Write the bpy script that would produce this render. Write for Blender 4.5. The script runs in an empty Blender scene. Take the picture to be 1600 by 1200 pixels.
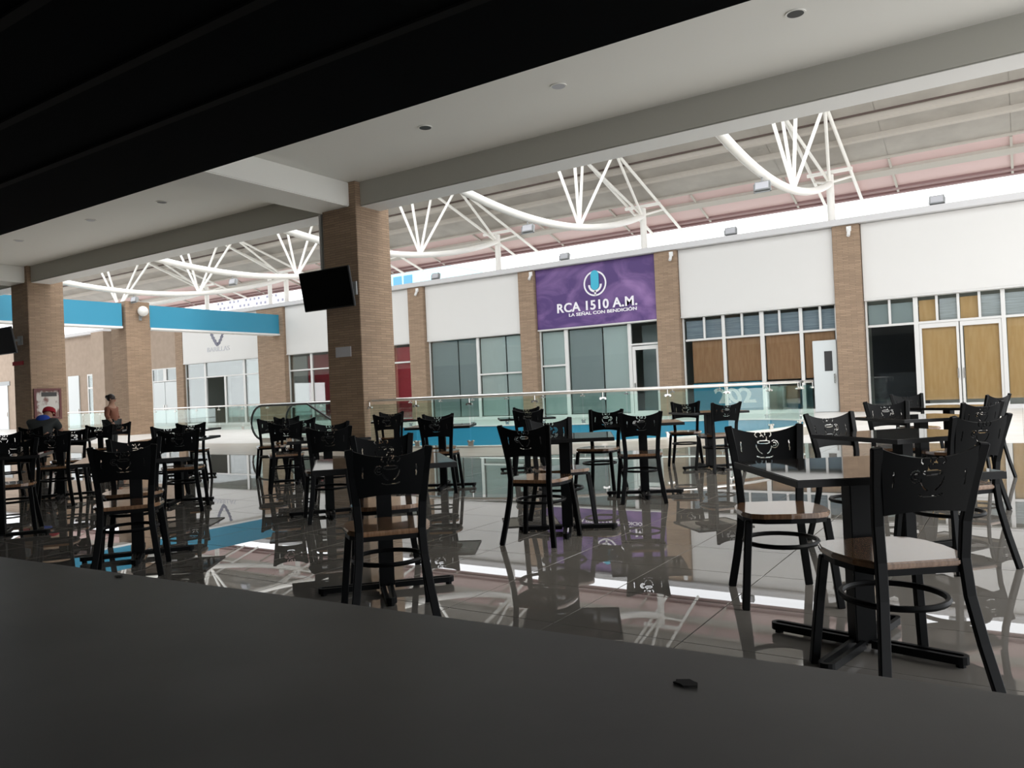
import bpy, bmesh, math, random
from math import sin, cos, pi, radians, atan, atan2, hypot, sqrt
from mathutils import Vector, Matrix
random.seed(7)
SC = bpy.context.scene
C = SC.collection

# ------------------------------------------------ camera, sky, exposure
F = 1210.0; PSI = radians(33.3); ROLL = 0.044; PITCH = atan(12.5 / F); EYE = 1.116
fw = Vector((-sin(PSI) * cos(PITCH), cos(PSI) * cos(PITCH), sin(PITCH)))
r0 = Vector((cos(PSI), sin(PSI), 0)); u0 = r0.cross(fw)
cR = r0 * cos(ROLL) - u0 * sin(ROLL); cU = u0 * cos(ROLL) + r0 * sin(ROLL)
cam = bpy.data.cameras.new('camera'); co = bpy.data.objects.new('camera', cam); C.objects.link(co)
co.matrix_world = Matrix(((cR.x, cU.x, -fw.x, 0), (cR.y, cU.y, -fw.y, 0), (cR.z, cU.z, -fw.z, EYE), (0, 0, 0, 1)))
cam.sensor_width = 36; cam.sensor_fit = 'HORIZONTAL'; cam.lens = F / 1600 * 36
cam.clip_start = 0.02; cam.clip_end = 400
SC.camera = co

W = bpy.data.worlds.new('sky'); SC.world = W; W.use_nodes = True
W.node_tree.nodes['Background'].inputs[0].default_value = (0.955, 0.975, 1.0, 1)
W.node_tree.nodes['Background'].inputs[1].default_value = 1.9
sun = bpy.data.lights.new('sun', 'SUN'); sun.energy = 0.6; sun.angle = radians(12); sun.color = (1.0, 0.93, 0.82)
so = bpy.data.objects.new('sun', sun); C.objects.link(so)
so.rotation_euler = Vector((0.78, 0.05, 0.62)).to_track_quat('Z', 'Y').to_euler()
SC.view_settings.view_transform = 'Standard'; SC.view_settings.look = 'None'
SC.view_settings.exposure = 0.5; SC.view_settings.gamma = 1.0
SC.view_settings.use_curve_mapping = False
SC.cycles.max_bounces = 12; SC.cycles.diffuse_bounces = 6; SC.cycles.glossy_bounces = 6
SC.cycles.transparent_max_bounces = 24; SC.cycles.sample_clamp_indirect = 8

# ------------------------------------------------ materials
def mat(name, col, rough=0.6, metal=0.0, spec=0.5, emis=None, coat=0.0):
    m = bpy.data.materials.new(name); m.use_nodes = True
    b = m.node_tree.nodes['Principled BSDF']
    b.inputs['Base Color'].default_value = (*col, 1); b.inputs['Roughness'].default_value = rough
    b.inputs['Metallic'].default_value = metal; b.inputs['Specular IOR Level'].default_value = spec
    b.inputs['Coat Weight'].default_value = coat; b.inputs['Coat Roughness'].default_value = 0.03
    if emis: b.inputs['Emission Color'].default_value = (*emis[:3], 1); b.inputs['Emission Strength'].default_value = emis[3]
    return m
def nodes(m): return m.node_tree.nodes, m.node_tree.links, m.node_tree.nodes['Principled BSDF']
def noisy(m, c1, c2, scale, detail=4, stretch=(1, 1, 1), bump=0.0, lo=0.35, hi=0.65, bscale=None, bdist=0.01):
    n, l, b = nodes(m)
    tc = n.new('ShaderNodeTexCoord'); mp = n.new('ShaderNodeMapping'); mp.inputs['Scale'].default_value = stretch
    nz = n.new('ShaderNodeTexNoise'); nz.inputs['Scale'].default_value = scale; nz.inputs['Detail'].default_value = detail
    cr = n.new('ShaderNodeValToRGB'); cr.color_ramp.elements[0].position = lo; cr.color_ramp.elements[1].position = hi
    cr.color_ramp.elements[0].color = (*c1, 1); cr.color_ramp.elements[1].color = (*c2, 1)
    l.new(tc.outputs['Object'], mp.inputs[0]); l.new(mp.outputs[0], nz.inputs[0]); l.new(nz.outputs[0], cr.inputs[0]); l.new(cr.outputs[0], b.inputs['Base Color'])
    if bump:
        bp = n.new('ShaderNodeBump'); bp.inputs['Strength'].default_value = bump; bp.inputs['Distance'].default_value = bdist
        src = nz
        if bscale:
            src = n.new('ShaderNodeTexNoise'); src.inputs['Scale'].default_value = bscale; l.new(mp.outputs[0], src.inputs[0])
        l.new(src.outputs[0], bp.inputs['Height']); l.new(bp.outputs[0], b.inputs['Normal'])
    return m
def brickmat(name, c1, c2, mort):
    # thin split-face stone veneer: long low courses; walls are vertical, so use (x+y, z)
    m = mat(name, c1, 0.85); n, l, b = nodes(m)
    tc = n.new('ShaderNodeTexCoord'); sp = n.new('ShaderNodeSeparateXYZ'); ad = n.new('ShaderNodeMath'); cb = n.new('ShaderNodeCombineXYZ')
    geo = n.new('ShaderNodeNewGeometry')
    l.new(geo.outputs['Position'], sp.inputs[0]); l.new(sp.outputs[0], ad.inputs[0]); l.new(sp.outputs[1], ad.inputs[1])
    l.new(ad.outputs[0], cb.inputs[0]); l.new(sp.outputs[2], cb.inputs[1])
    br = n.new('ShaderNodeTexBrick'); br.inputs['Scale'].default_value = 1.0
    br.inputs['Brick Width'].default_value = 0.34; br.inputs['Row Height'].default_value = 0.055; br.inputs['Mortar Size'].default_value = 0.005
    br.inputs['Color1'].default_value = (*c1, 1); br.inputs['Color2'].default_value = (*c2, 1); br.inputs['Mortar'].default_value = (*mort, 1)
    l.new(cb.outputs[0], br.inputs['Vector'])
    nz = n.new('ShaderNodeTexNoise'); nz.inputs['Scale'].default_value = 1.6; nz.inputs['Detail'].default_value = 5
    mp = n.new('ShaderNodeMapping'); mp.inputs['Scale'].default_value = (1, 1, 5); l.new(geo.outputs['Position'], mp.inputs[0]); l.new(mp.outputs[0], nz.inputs[0])
    hs = n.new('ShaderNodeHueSaturation'); mr = n.new('ShaderNodeMapRange'); mr.inputs[3].default_value = 0.78; mr.inputs[4].default_value = 1.2
    l.new(nz.outputs[0], mr.inputs[0]); l.new(mr.outputs[0], hs.inputs['Value']); l.new(br.outputs[0], hs.inputs['Color']); l.new(hs.outputs[0], b.inputs['Base Color'])
    bp = n.new('ShaderNodeBump'); bp.inputs['Strength'].default_value = 0.5; bp.inputs['Distance'].default_value = 0.01
    l.new(br.outputs[0], bp.inputs['Height']); l.new(bp.outputs[0], b.inputs['Normal'])
    return m
def glassmat(name, tint, refl=1.0):
    m = bpy.data.materials.new(name); m.use_nodes = True; n = m.node_tree.nodes; l = m.node_tree.links
    n.remove(n['Principled BSDF']); out = n['Material Output']
    tr = n.new('ShaderNodeBsdfTransparent'); tr.inputs[0].default_value = (*tint, 1)
    gl = n.new('ShaderNodeBsdfGlossy'); gl.inputs['Roughness'].default_value = 0.01
    fr = n.new('ShaderNodeFresnel'); fr.inputs[0].default_value = 1.5
    mu = n.new('ShaderNodeMath'); mu.operation = 'MULTIPLY'; mu.inputs[1].default_value = refl
    mx = n.new('ShaderNodeMixShader')
    l.new(fr.outputs[0], mu.inputs[0]); l.new(mu.outputs[0], mx.inputs[0]); l.new(tr.outputs[0], mx.inputs[1]); l.new(gl.outputs[0], mx.inputs[2]); l.new(mx.outputs[0], out.inputs[0])
    return m

M = {}
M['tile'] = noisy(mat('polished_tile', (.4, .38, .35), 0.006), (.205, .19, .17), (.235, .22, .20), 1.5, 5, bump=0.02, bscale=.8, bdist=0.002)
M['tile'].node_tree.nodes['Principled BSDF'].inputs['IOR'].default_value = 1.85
M['grout'] = mat('grout', (.10, .095, .09), 0.8)
M['white'] = mat('white_paint', (.78, .775, .76), 0.6)
M['ceil'] = mat('ceiling_paint', (.80, .79, .75), 0.75)
M['beam'] = mat('beam_paint', (.44, .43, .385), 0.75)
M['bulkhead'] = mat('bulkhead_bounce_grey', (.45, .45, .43), 0.8)  # tone of this unseen wall is set for the light it bounces
M['tile_daylight'] = noisy(mat('tile_painted_daylight', (.7, .68, .65), 0.35, spec=0.4), (.66, .64, .60), (.74, .72, .69), 1.5, 4)  # daylight falling past the ceiling edge, painted in as a white floor
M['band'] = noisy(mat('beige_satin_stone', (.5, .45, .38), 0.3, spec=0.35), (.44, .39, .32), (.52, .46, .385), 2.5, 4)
M['fascia'] = mat('fascia_white', (.66, .645, .62), 0.6)
M['cap'] = mat('cap_grey', (.60, .59, .59), 0.6)
M['brick'] = brickmat('stone_veneer', (.345, .24, .16), (.275, .19, .127), (.19, .138, .10))
M['wallbrown'] = noisy(mat('tan_render', (.45, .35, .27), 0.85), (.33, .255, .195), (.37, .285, .22), 3)
M['blue'] = mat('blue_paint', (.035, .27, .42), 0.45)
M['black'] = mat('black_steel_deck', (.002, .0025, .003), 0.8, spec=0.05)
M['blacksoft'] = mat('black_joist', (.008, .0075, .007), 0.7, spec=0.1)
M['counter'] = noisy(mat('charcoal_laminate', (.05, .05, .05), 0.42, spec=0.35), (.085, .082, .076), (.115, .11, .103), 7, 6, bump=0.02, bscale=200, bdist=0.0005)
M['chair'] = mat('black_powder_coat', (.0025, .003, .0035), 0.45, spec=0.15)
M['seat'] = noisy(mat('walnut_seat', (.2, .1, .05), 0.2, coat=1.0), (.20, .10, .048), (.30, .165, .085), 9, 4, stretch=(9, 1, 1))
M['top'] = mat('dark_laminate_top', (.030, .026, .024), 0.03, spec=1.0)
M['edge'] = mat('black_table_edge', (.006, .006, .006), 0.4, spec=0.3)
M['steel'] = mat('white_steel', (.86, .84, .79), 0.45)
M['roof'] = noisy(mat('roof_sheet', (.5, .47, .43), 0.6), (.33, .305, .27), (.39, .36, .32), 1.2)
M['pink'] = mat('pink_roof_sheet', (.62, .44, .42), 0.6)
M['purlin'] = mat('purlin_cream', (.46, .42, .37), 0.6)
M['redpurlin'] = mat('oxide_red_purlin', (.26, .15, .145), 0.6)
M['seam'] = mat('dark_seam', (.10, .07, .06), 0.7)
M['alu'] = mat('white_aluminium', (.66, .65, .63), 0.4)
M['inox'] = mat('brushed_steel', (.75, .73, .70), 0.25, metal=0.9)
M['rubber'] = mat('black_rubber', (.012, .014, .014), 0.5)
M['shopglass'] = glassmat('shop_glass', (.95, .98, .97), .8)
M['railglass'] = glassmat('rail_glass', (.91, .975, .955), .22)
M['inner'] = mat('shop_inner_wall', (.58, .60, .57), 0.8)
M['blind'] = mat('grey_blind', (.36, .40, .41), 0.8)
M['blindlight'] = mat('pale_grey_blind', (.60, .66, .66), 0.8)
M['paper'] = noisy(mat('brown_paper', (.38, .19, .10), 0.8), (.42, .21, .11), (.50, .27, .15), 2, stretch=(6, 1, 1))
M['ypaper'] = noisy(mat('yellow_paper', (.52, .33, .14), 0.8), (.66, .385, .165), (.72, .44, .215), 2, stretch=(6, 1, 1))
M['redpanel'] = mat('red_panel', (.52, .05, .07), 0.6)
M['dark'] = mat('dark_interior', (.02, .022, .03), 0.6)
M['tv'] = mat('tv_screen', (.003, .003, .003), 0.6, spec=0.02)
M['plastic'] = mat('black_plastic', (.012, .012, .013), 0.5)
M['stone'] = mat('beige_stone_kerb', (.55, .48, .40), 0.5)
M['whitestone'] = mat('white_stone_kerb', (.74, .73, .69), 0.5)
M['skin'] = mat('skin', (.45, .25, .17), 0.6)
M['red'] = mat('red_cloth', (.42, .015, .03), 0.8)
M['royal'] = mat('royal_blue_cloth', (.02, .07, .42), 0.8)
M['darkcloth'] = mat('charcoal_cloth', (.03, .035, .035), 0.8)
M['browncloth'] = mat('brown_cloth', (.26, .10, .06), 0.8)
M['hair'] = mat('dark_hair', (.025, .015, .012), 0.5)
M['letter'] = mat('white_letter', (.85, .82, .86), 0.5)
M['teal'] = mat('teal_letter', (.04, .42, .58), 0.5)
M['greyprint'] = mat('grey_print', (.17, .17, .22), 0.6)
M['palegrey'] = mat('pale_grey_print', (.52, .52, .55), 0.6)
M['globe'] = mat('opal_globe', (.75, .74, .70), 0.4)
M['lampcan'] = mat('dark_lamp_can', (.03, .03, .03), 0.5)
M['lampmetal'] = mat('grey_flood_metal', (.30, .31, .31), 0.5)
M['facade'] = mat('pale_blue_cladding', (.40, .75, .85), 0.6)
M['navy'] = mat('blue_window_glass', (.07, .25, .42), 0.3)
M['mdoor'] = mat('white_door', (.62, .65, .65), 0.5)
M['lower'] = mat('lower_floor_tile', (.35, .33, .31), 0.2)
M['dirt'] = mat('dark_crumb', (.008, .007, .006), 0.9)
# purple printed banner: wisps of paler violet on purple
m = mat('purple_print', (.10, .04, .22), 0.55); n, l, b = nodes(m)
tc = n.new('ShaderNodeTexCoord'); mp = n.new('ShaderNodeMapping'); mp.inputs['Rotation'].default_value = (0, 0.6, 0); mp.inputs['Scale'].default_value = (.5, 1, .9)
nz = n.new('ShaderNodeTexNoise'); nz.inputs['Scale'].default_value = 1.1; nz.inputs['Detail'].default_value = 5; nz.inputs['Distortion'].default_value = 1.2
cr = n.new('ShaderNodeValToRGB'); cr.color_ramp.elements[0].position = .42; cr.color_ramp.elements[1].position = .75
cr.color_ramp.elements[0].color = (.07, .03, .15, 1); cr.color_ramp.elements[1].color = (.27, .15, .36, 1)
l.new(tc.outputs['Object'], mp.inputs[0]); l.new(mp.outputs[0], nz.inputs[0]); l.new(nz.outputs[0], cr.inputs[0]); l.new(cr.outputs[0], b.inputs['Base Color'])
M['purple'] = m

# ------------------------------------------------ mesh helpers
class MB:
    def __init__(s): s.v = []; s.f = []; s.smooth = False
    def add(s, vs, fs):
        o = len(s.v); s.v += [tuple(v) for v in vs]; s.f += [tuple(i + o for i in f) for f in fs]; return s
    def box(s, x0, x1, y0, y1, z0, z1):
        return s.add([(x0, y0, z0), (x1, y0, z0), (x1, y1, z0), (x0, y1, z0), (x0, y0, z1), (x1, y0, z1), (x1, y1, z1), (x0, y1, z1)],
                     [(0, 3, 2, 1), (4, 5, 6, 7), (0, 1, 5, 4), (1, 2, 6, 5), (2, 3, 7, 6), (3, 0, 4, 7)])
    def prism(s, poly, z0, z1):
        k = len(poly)
        return s.add([(x, y, z0) for x, y in poly] + [(x, y, z1) for x, y in poly],
                     [tuple(range(k - 1, -1, -1)), tuple(range(k, 2 * k))] + [(i, (i + 1) % k, (i + 1) % k + k, i + k) for i in range(k)])
    def sweep(s, pts, prof, closed=False, up=Vector((0, 0, 1))):
        pts = [Vector(p) for p in pts]; k = len(prof); n = len(pts); vs = []
        for i, p in enumerate(pts):
            if closed: t = (pts[(i + 1) % n] - pts[i - 1])
            else: t = pts[min(i + 1, n - 1)] - pts[max(i - 1, 0)]
            t.normalize()
            a = t.cross(up)
            if a.length < 1e-3: a = Vector((1, 0, 0))
            a.normalize(); bb = a.cross(t)
            # mitre keeps the section's width round a bend
            for (u, w) in prof: vs.append(p + a * u + bb * w)
        fs = []
        for i in range(n if closed else n - 1):
            j = (i + 1) % n
            for q in range(k):
                r = (q + 1) % k
                fs.append((i * k + q, i * k + r, j * k + r, j * k + q))
        if not closed: fs += [tuple(range(k - 1, -1, -1)), tuple(range((n - 1) * k, n * k))]
        return s.add(vs, fs)
    def tube(s, pts, r, k=8, closed=False):
        return s.sweep(pts, [(r * cos(2 * pi * i / k), r * sin(2 * pi * i / k)) for i in range(k)], closed)
    def bar(s, pts, w, h, up=Vector((0, 0, 1)), closed=False):
        return s.sweep(pts, [(-w / 2, -h / 2), (w / 2, -h / 2), (w / 2, h / 2), (-w / 2, h / 2)], closed, up)
    def lathe(s, prof, c=(0, 0, 0), k=16):
        n = len(prof); vs = []
        for r, z in prof:
            for i in range(k): vs.append((c[0] + r * cos(2 * pi * i / k), c[1] + r * sin(2 * pi * i / k), c[2] + z))
        fs = [(a * k + i, a * k + (i + 1) % k, (a + 1) * k + (i + 1) % k, (a + 1) * k + i) for a in range(n - 1) for i in range(k)]
        fs += [tuple(range(k - 1, -1, -1)), tuple(range((n - 1) * k, n * k))]
        return s.add(vs, fs)
    def ball(s, c, r, k=16, sz=1.0):
        return s.lathe([(max(1e-3, r * sin(pi * i / 10)), -r * sz * cos(pi * i / 10)) for i in range(11)], c, k)
    def xf(s, mx): s.v = [tuple(mx @ Vector(v)) for v in s.v]; return s
    def build(s, name, m, parent=None, bevel=0.0, smooth=False, seg=2):
        me = bpy.data.meshes.new(name); me.from_pydata(s.v, [], s.f)
        bm = bmesh.new(); bm.from_mesh(me); bmesh.ops.recalc_face_normals(bm, faces=bm.faces)
        if bevel: bmesh.ops.bevel(bm, geom=[e for e in bm.edges if len(e.link_faces) == 2 and e.calc_face_angle(0) > 0.6], offset=bevel, segments=seg, affect='EDGES', clamp_overlap=True)
        bm.to_mesh(me); bm.free()
        if smooth:
            me.polygons.foreach_set('use_smooth', [True] * len(me.polygons))
            try: me.set_sharp_from_angle(angle=radians(40))
            except Exception: pass
        me.materials.append(m)
        o = bpy.data.objects.new(name, me); C.objects.link(o)
        if parent: o.parent = parent
        return o
def tag(o, label=None, cat=None, group=None, kind=None):
    if label: o['label'] = label
    if cat: o['category'] = cat
    if group: o['group'] = group
    if kind: o['kind'] = kind
    return o
def root(name, loc, label, cat, group=None, rz=0, kind=None):
    o = bpy.data.objects.new(name, None); C.objects.link(o); o.location = loc; o.rotation_euler = (0, 0, rz); o.empty_display_size = .1
    return tag(o, label, cat, group, kind)
def copy_tree(o, parent=None):
    c = o.copy(); C.objects.link(c)
    if parent: c.parent = parent
    for ch in o.children: copy_tree(ch, c)
    return c
def text_mesh(s, size, depth=0.02, shear=0.0, spacing=1.0, bold=0.0, name='lettering', m=None, parent=None, width=None):
    cu = bpy.data.curves.new('t', 'FONT'); cu.body = s; cu.size = size; cu.extrude = depth; cu.align_x = 'CENTER'; cu.align_y = 'CENTER'
    cu.shear = shear; cu.space_character = spacing; cu.offset = bold; cu.resolution_u = 3
    t = bpy.data.objects.new('t', cu); C.objects.link(t)
    dg = bpy.context.evaluated_depsgraph_get(); me = bpy.data.meshes.new_from_object(t.evaluated_get(dg))
    bpy.data.objects.remove(t)
    me.name = name
    if width:
        xs = [v.co.x for v in me.vertices]; k = width / (max(xs) - min(xs))
        for v in me.vertices: v.co.x *= k
    me.materials.clear(); me.materials.append(m)
    o = bpy.data.objects.new(name, me); C.objects.link(o); o.rotation_euler = (pi / 2, 0, 0)
    if parent: o.parent = parent
    return o

def split_letters(o, name='letter'):
    me = o.data; bm = bmesh.new(); bm.from_mesh(me); bmesh.ops.remove_doubles(bm, verts=bm.verts, dist=1e-5); bm.verts.index_update()
    seen = set(); out = []
    for v in list(bm.verts):
        if v.index in seen: continue
        st = [v]; seen.add(v.index); comp = []
        while st:
            a = st.pop(); comp.append(a)
            for e in a.link_edges:
                b_ = e.other_vert(a)
                if b_.index not in seen: seen.add(b_.index); st.append(b_)
        ids = {a.index: i for i, a in enumerate(comp)}
        fs = {f for a in comp for f in a.link_faces}
        m2 = bpy.data.meshes.new(name); m2.from_pydata([a.co[:] for a in comp], [], [tuple(ids[q.index] for q in f.verts) for f in fs]); m2.materials.append(me.materials[0])
        q = bpy.data.objects.new(name, m2); C.objects.link(q); q.parent = o.parent; q.location = o.location; q.rotation_euler = o.rotation_euler; out.append(q)
    bm.free(); bpy.data.objects.remove(o); return out

# ------------------------------------------------ FLOOR with the opening
def smooth_path(pts, n=6):
    out = []
    for i in range(len(pts) - 1):
        p0 = Vector(pts[max(i - 1, 0)]); p1 = Vector(pts[i]); p2 = Vector(pts[i + 1]); p3 = Vector(pts[min(i + 2, len(pts) - 1)])
        for k in range(n):
            t = k / n
            out.append(0.5 * ((2 * p1) + (p2 - p0) * t + (2 * p0 - 5 * p1 + 4 * p2 - p3) * t * t + (3 * p1 - p0 - 3 * p2 + p3) * t ** 3))
    out.append(Vector(pts[-1])); return out
near = [(-11.7, 12.98), (-10.4, 12.98), (-9.3, 13.08), (-8.3, 13.5), (-7.2, 14.3), (-6.2, 15.25), (-5.3, 16.3), (-4.75, 17.6), (-4.45, 19.2), (-4.55, 20.7), (-5.2, 21.9), (-6.4, 22.6), (-8.0, 22.5), (-10.5, 21.7), (-13, 21.35), (-21.2, 21.3)]
OPEN = [(p.x, p.y) for p in smooth_path([Vector((x, y, 0)) for x, y in near], 5)] + [(-16.3, 15.75), (-16.3, 14.2), (-12.1, 14.2), (-11.85, 13.3)]
def inside(x, y, poly=OPEN):
    r = False; j = len(poly) - 1
    for i in range(len(poly)):
        xi, yi = poly[i]; xj, yj = poly[j]
        if (yi > y) != (yj > y) and x < (xj - xi) * (y - yi) / (yj - yi) + xi: r = not r
        j = i
    return r
FX0, FX1, FY0, FY1 = -66.0, 10.0, -4.0, 34.0
def plate(outer, hole, z0, z1):
    bm = bmesh.new(); ed = []
    for loop in ([outer, hole] if hole else [outer]):
        vs = [bm.verts.new((x, y, z1)) for x, y in loop]
        ed += [bm.edges.new((vs[i], vs[(i + 1) % len(vs)])) for i in range(len(vs))]
    bmesh.ops.triangle_fill(bm, use_beauty=True, edges=ed)
    r = bmesh.ops.extrude_face_region(bm, geom=bm.faces[:])
    bmesh.ops.translate(bm, vec=(0, 0, z0 - z1), verts=[v for v in r['geom'] if isinstance(v, bmesh.types.BMVert)])
    bmesh.ops.recalc_face_normals(bm, faces=bm.faces)
    me = bpy.data.meshes.new('plate'); bm.to_mesh(me); bm.free(); return me
me = plate([(FX0, FY0), (FX1, FY0), (FX1, FY1), (FX0, FY1)], OPEN, -0.35, -0.008)
me.materials.append(M['grout']); floor = bpy.data.objects.new('floor', me); C.objects.link(floor)
tag(floor, 'polished beige tiled floor of the food court', 'floor', kind='structure')
P = 0.64; G = 0.0022
def proj(x, y, z):
    d = Vector((x, y, z - EYE)); D = d.dot(fw)
    return (800 + F * d.dot(cR) / D, 600 - F * d.dot(cU) / D, D) if D > .1 else (-9e9, 0, D)
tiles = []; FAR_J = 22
for i in range(int(FX0 / P), int(FX1 / P)):
    for j in range(0, int(FY1 / P)):
        x, y = i * P, j * P
        if x + P > FX1: continue
        cs = [inside(x + a * P, y + b_ * P) for a in (0, .5, 1) for b_ in (0, .5, 1)]
        if all(cs): continue
        u, v, D = proj(x + P / 2, y + P / 2, 0)
        vis = -60 < u < 1660 and D > 1.5 and v < 866 + .131 * max(u, 0) + 30
        tiles.append((D if vis else 1e6 + D, i, j, any(cs)))
tiles.sort()
tm = MB(); tm.box(G, P - G, G, P - G, -.008, 0)
tile0 = tm.build('tile', M['tile'], floor, bevel=.0012, seg=1)
first = True; field = MB(); field_lit = MB(); nt = 0
for D, i, j, part in tiles:
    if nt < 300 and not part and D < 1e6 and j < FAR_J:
        o = tile0 if first else tile0.copy()
        if not first: C.objects.link(o)
        first = False; o.location = (i * P, j * P, 0); nt += 1
    else:
        x, y = i * P, j * P; fld = field_lit if j >= FAR_J else field
        if not part:
            a, b_, c_, d_ = x + G, x + P - G, y + G, y + P - G
            fld.add([(a, c_, 0), (b_, c_, 0), (b_, d_, 0), (a, d_, 0), (a, c_, -.008), (b_, c_, -.008), (b_, d_, -.008), (a, d_, -.008)],
                      [(0, 1, 2, 3), (0, 4, 5, 1), (1, 5, 6, 2), (2, 6, 7, 3), (3, 7, 4, 0)])
        else:
            s_ = P / 8
            for p in range(8):
                for q in range(8):
                    if not inside(x + (p + .5) * s_, y + (q + .5) * s_):
                        fld.add([(x + p * s_, y + q * s_, 0), (x + (p + 1) * s_, y + q * s_, 0), (x + (p + 1) * s_, y + (q + 1) * s_, 0), (x + p * s_, y + (q + 1) * s_, 0)], [(0, 1, 2, 3)])
tag(field.build('tile_field', M['tile'], floor), kind='stuff')
tag(field_lit.build('tile_field', M['tile_daylight'], floor), 'atrium floor tiles with daylight painted in as matt white', kind='stuff')

# kerb round the opening, blue slab edge under it, the floor below
ncurve0 = len(OPEN) - 4
def offset_path(path, d, closed):
    out = []; n = len(path)
    for i in range(n):
        a = Vector(path[i - 1 if (i or closed) else 0]); c_ = Vector(path[(i + 1) % n if (i < n - 1 or closed) else i])
        t = (c_ - a); t.normalize(); out.append((path[i][0] + t.y * d, path[i][1] - t.x * d))
    return out
out_ = offset_path(OPEN, .16, True)
in_ = offset_path(OPEN, -.05, True)
k = len(OPEN); kb = MB()
vs = [(x, y, .001) for x, y in out_] + [(x, y, .035) for x, y in out_] + [(x, y, .035) for x, y in in_] + [(x, y, .001) for x, y in in_]
kb.add(vs, [(a * k + i, a * k + (i + 1) % k, ((a + 1) % 4) * k + (i + 1) % k, ((a + 1) % 4) * k + i) for a in range(4) for i in range(k)])
tag(kb.build('trim_1', M['whitestone']), 'thin white stone edging round the curved floor opening', 'edging', kind='structure')
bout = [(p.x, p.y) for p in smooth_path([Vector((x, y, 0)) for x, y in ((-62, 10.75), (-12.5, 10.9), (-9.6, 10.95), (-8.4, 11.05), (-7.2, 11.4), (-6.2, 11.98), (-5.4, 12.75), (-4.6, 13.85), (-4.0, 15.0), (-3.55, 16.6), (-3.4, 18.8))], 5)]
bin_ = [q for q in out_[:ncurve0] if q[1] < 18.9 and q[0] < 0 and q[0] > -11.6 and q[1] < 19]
bp_ = bout + [bin_[-1]] + bin_[::-1] + [(-12.35, 12.7), (-13.6, 12.7), (-13.6, 14.04), (-62, 14.04)]  # the band's straight left part ends at the painted edge of daylight
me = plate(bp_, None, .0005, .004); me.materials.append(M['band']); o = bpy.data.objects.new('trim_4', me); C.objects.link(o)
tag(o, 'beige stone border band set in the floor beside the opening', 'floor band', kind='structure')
bl = MB(); bi = offset_path(OPEN, -.03, True); bo = OPEN
bl.add([(x, y, -1.5) for x, y in bo] + [(x, y, .0) for x, y in bo] + [(x, y, .0) for x, y in bi] + [(x, y, -1.5) for x, y in bi],
       [(a * k + i, a * k + (i + 1) % k, ((a + 1) % 4) * k + (i + 1) % k, ((a + 1) % 4) * k + i) for a in range(4) for i in range(k)])
tag(bl.build('trim_2', M['blue']), 'bright blue painted slab edge inside the floor opening', 'slab edge', kind='structure')
tag(MB().box(-32, 2, 8, 27, -4.6, -4.4).build('floor_lower', M['lower']), 'tiled floor of the level below, under the opening', 'floor', kind='structure')
tag(MB().box(-32, 2, 26.6, 27, -4.4, -.36).build('wall_lower', M['white']), 'white wall of the level below', 'wall', kind='structure')

# ------------------------------------------------ near ceiling, beams, pillars
CZ = 6.05
tag(MB().box(-62, 4, -4, 13.2, CZ, CZ + .12).build('ceiling', M['ceil']), 'plain off-white ceiling over the seating', 'ceiling', kind='structure')
tag(MB().box(-62, 4, 12.92, 13.56, 5.5, CZ + .3).build('ceiling_beam', M['beam'], bevel=.02), 'long grey boxed beam along the edge of the atrium', 'beam', kind='structure')
tag(MB().box(-62, 4, 12.925, 13.555, 5.494, 5.4995).build('trim_5', M['white']), 'pale underside of the long boxed beam', 'beam underside', kind='structure')  # thin sheet that makes the underside paler than the beam's sides
for i, (x0, lab) in enumerate(((-13.62, 'grey cross beam meeting the middle brick pillar'), (-28.8, 'grey cross beam meeting the left brick pillar'))):
    tag(MB().box(x0, x0 + 1.02, 3.82, 12.91, 5.5, CZ - .001).build('cross_beam', M['ceil'], bevel=.02), lab, 'beam', kind='structure')
tag(MB().box(-13.48, -12.4, 12.76, 13.86, 0, CZ).build('pillar', M['brick'], bevel=.01), 'tall middle stone-clad pillar carrying the black television', 'pillar', kind='structure')
tag(MB().box(-28.75, -27.62, 12.8, 13.96, 0, CZ).build('pillar', M['brick'], bevel=.01), 'left stone-clad pillar with the framed poster', 'pillar', kind='structure')
tag(MB().box(-32.75, -31.6, 18.5, 19.6, 0, 5.7).build('pillar', M['brick'], bevel=.01), 'sunlit stone-clad pillar between the two blue beams', 'pillar', kind='structure')
for y0, y1, lab in ((3, 18.4, 'blue painted beam left of the sunlit pillar'), (19.65, 26.95, 'blue painted beam right of the sunlit pillar')):
    b_ = tag(MB().box(-32.2, -31.7, y0, y1, 4.62, 5.6).build('blue_beam', M['blue']), lab, 'beam', kind='structure')
    MB().box(-32.25, -31.64, y0, y1, 4.54, 4.62).build('lower_lip', M['white'], b_)

# downlights in the ceiling
proto = None
for i, (x, y, lit, lab) in enumerate(((-2.33, 10.9, 0, 'dark open downlight hole nearest the right of the ceiling'), (-6.07, 11.0, 1, 'pale round downlight right of the middle of the ceiling'), (-8.95, 11.1, 0, 'dark open downlight hole just right of the middle pillar'),
                              (-17.05, 11.0, 0, 'small dark downlight hole left of the cross beam'), (-19.96, 10.85, 1, 'pale round downlight left of the small dark hole'), (-23.68, 10.8, 1, 'pale downlight at the far left of the ceiling'))):
    r_ = root('downlight', (x, y, CZ), lab, 'downlight', 'downlights in the ceiling')
    MB().lathe([(.10, -.001), (.135, -.001), (.135, -.015), (.10, -.012)], k=20).build('rim', M['ceil'], r_, smooth=True)
    MB().lathe([(.11, -.004), (.11, -.014), (.02, -.014)], k=20).build('lens', M['palegrey'] if lit else M['lampcan'], r_)

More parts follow.
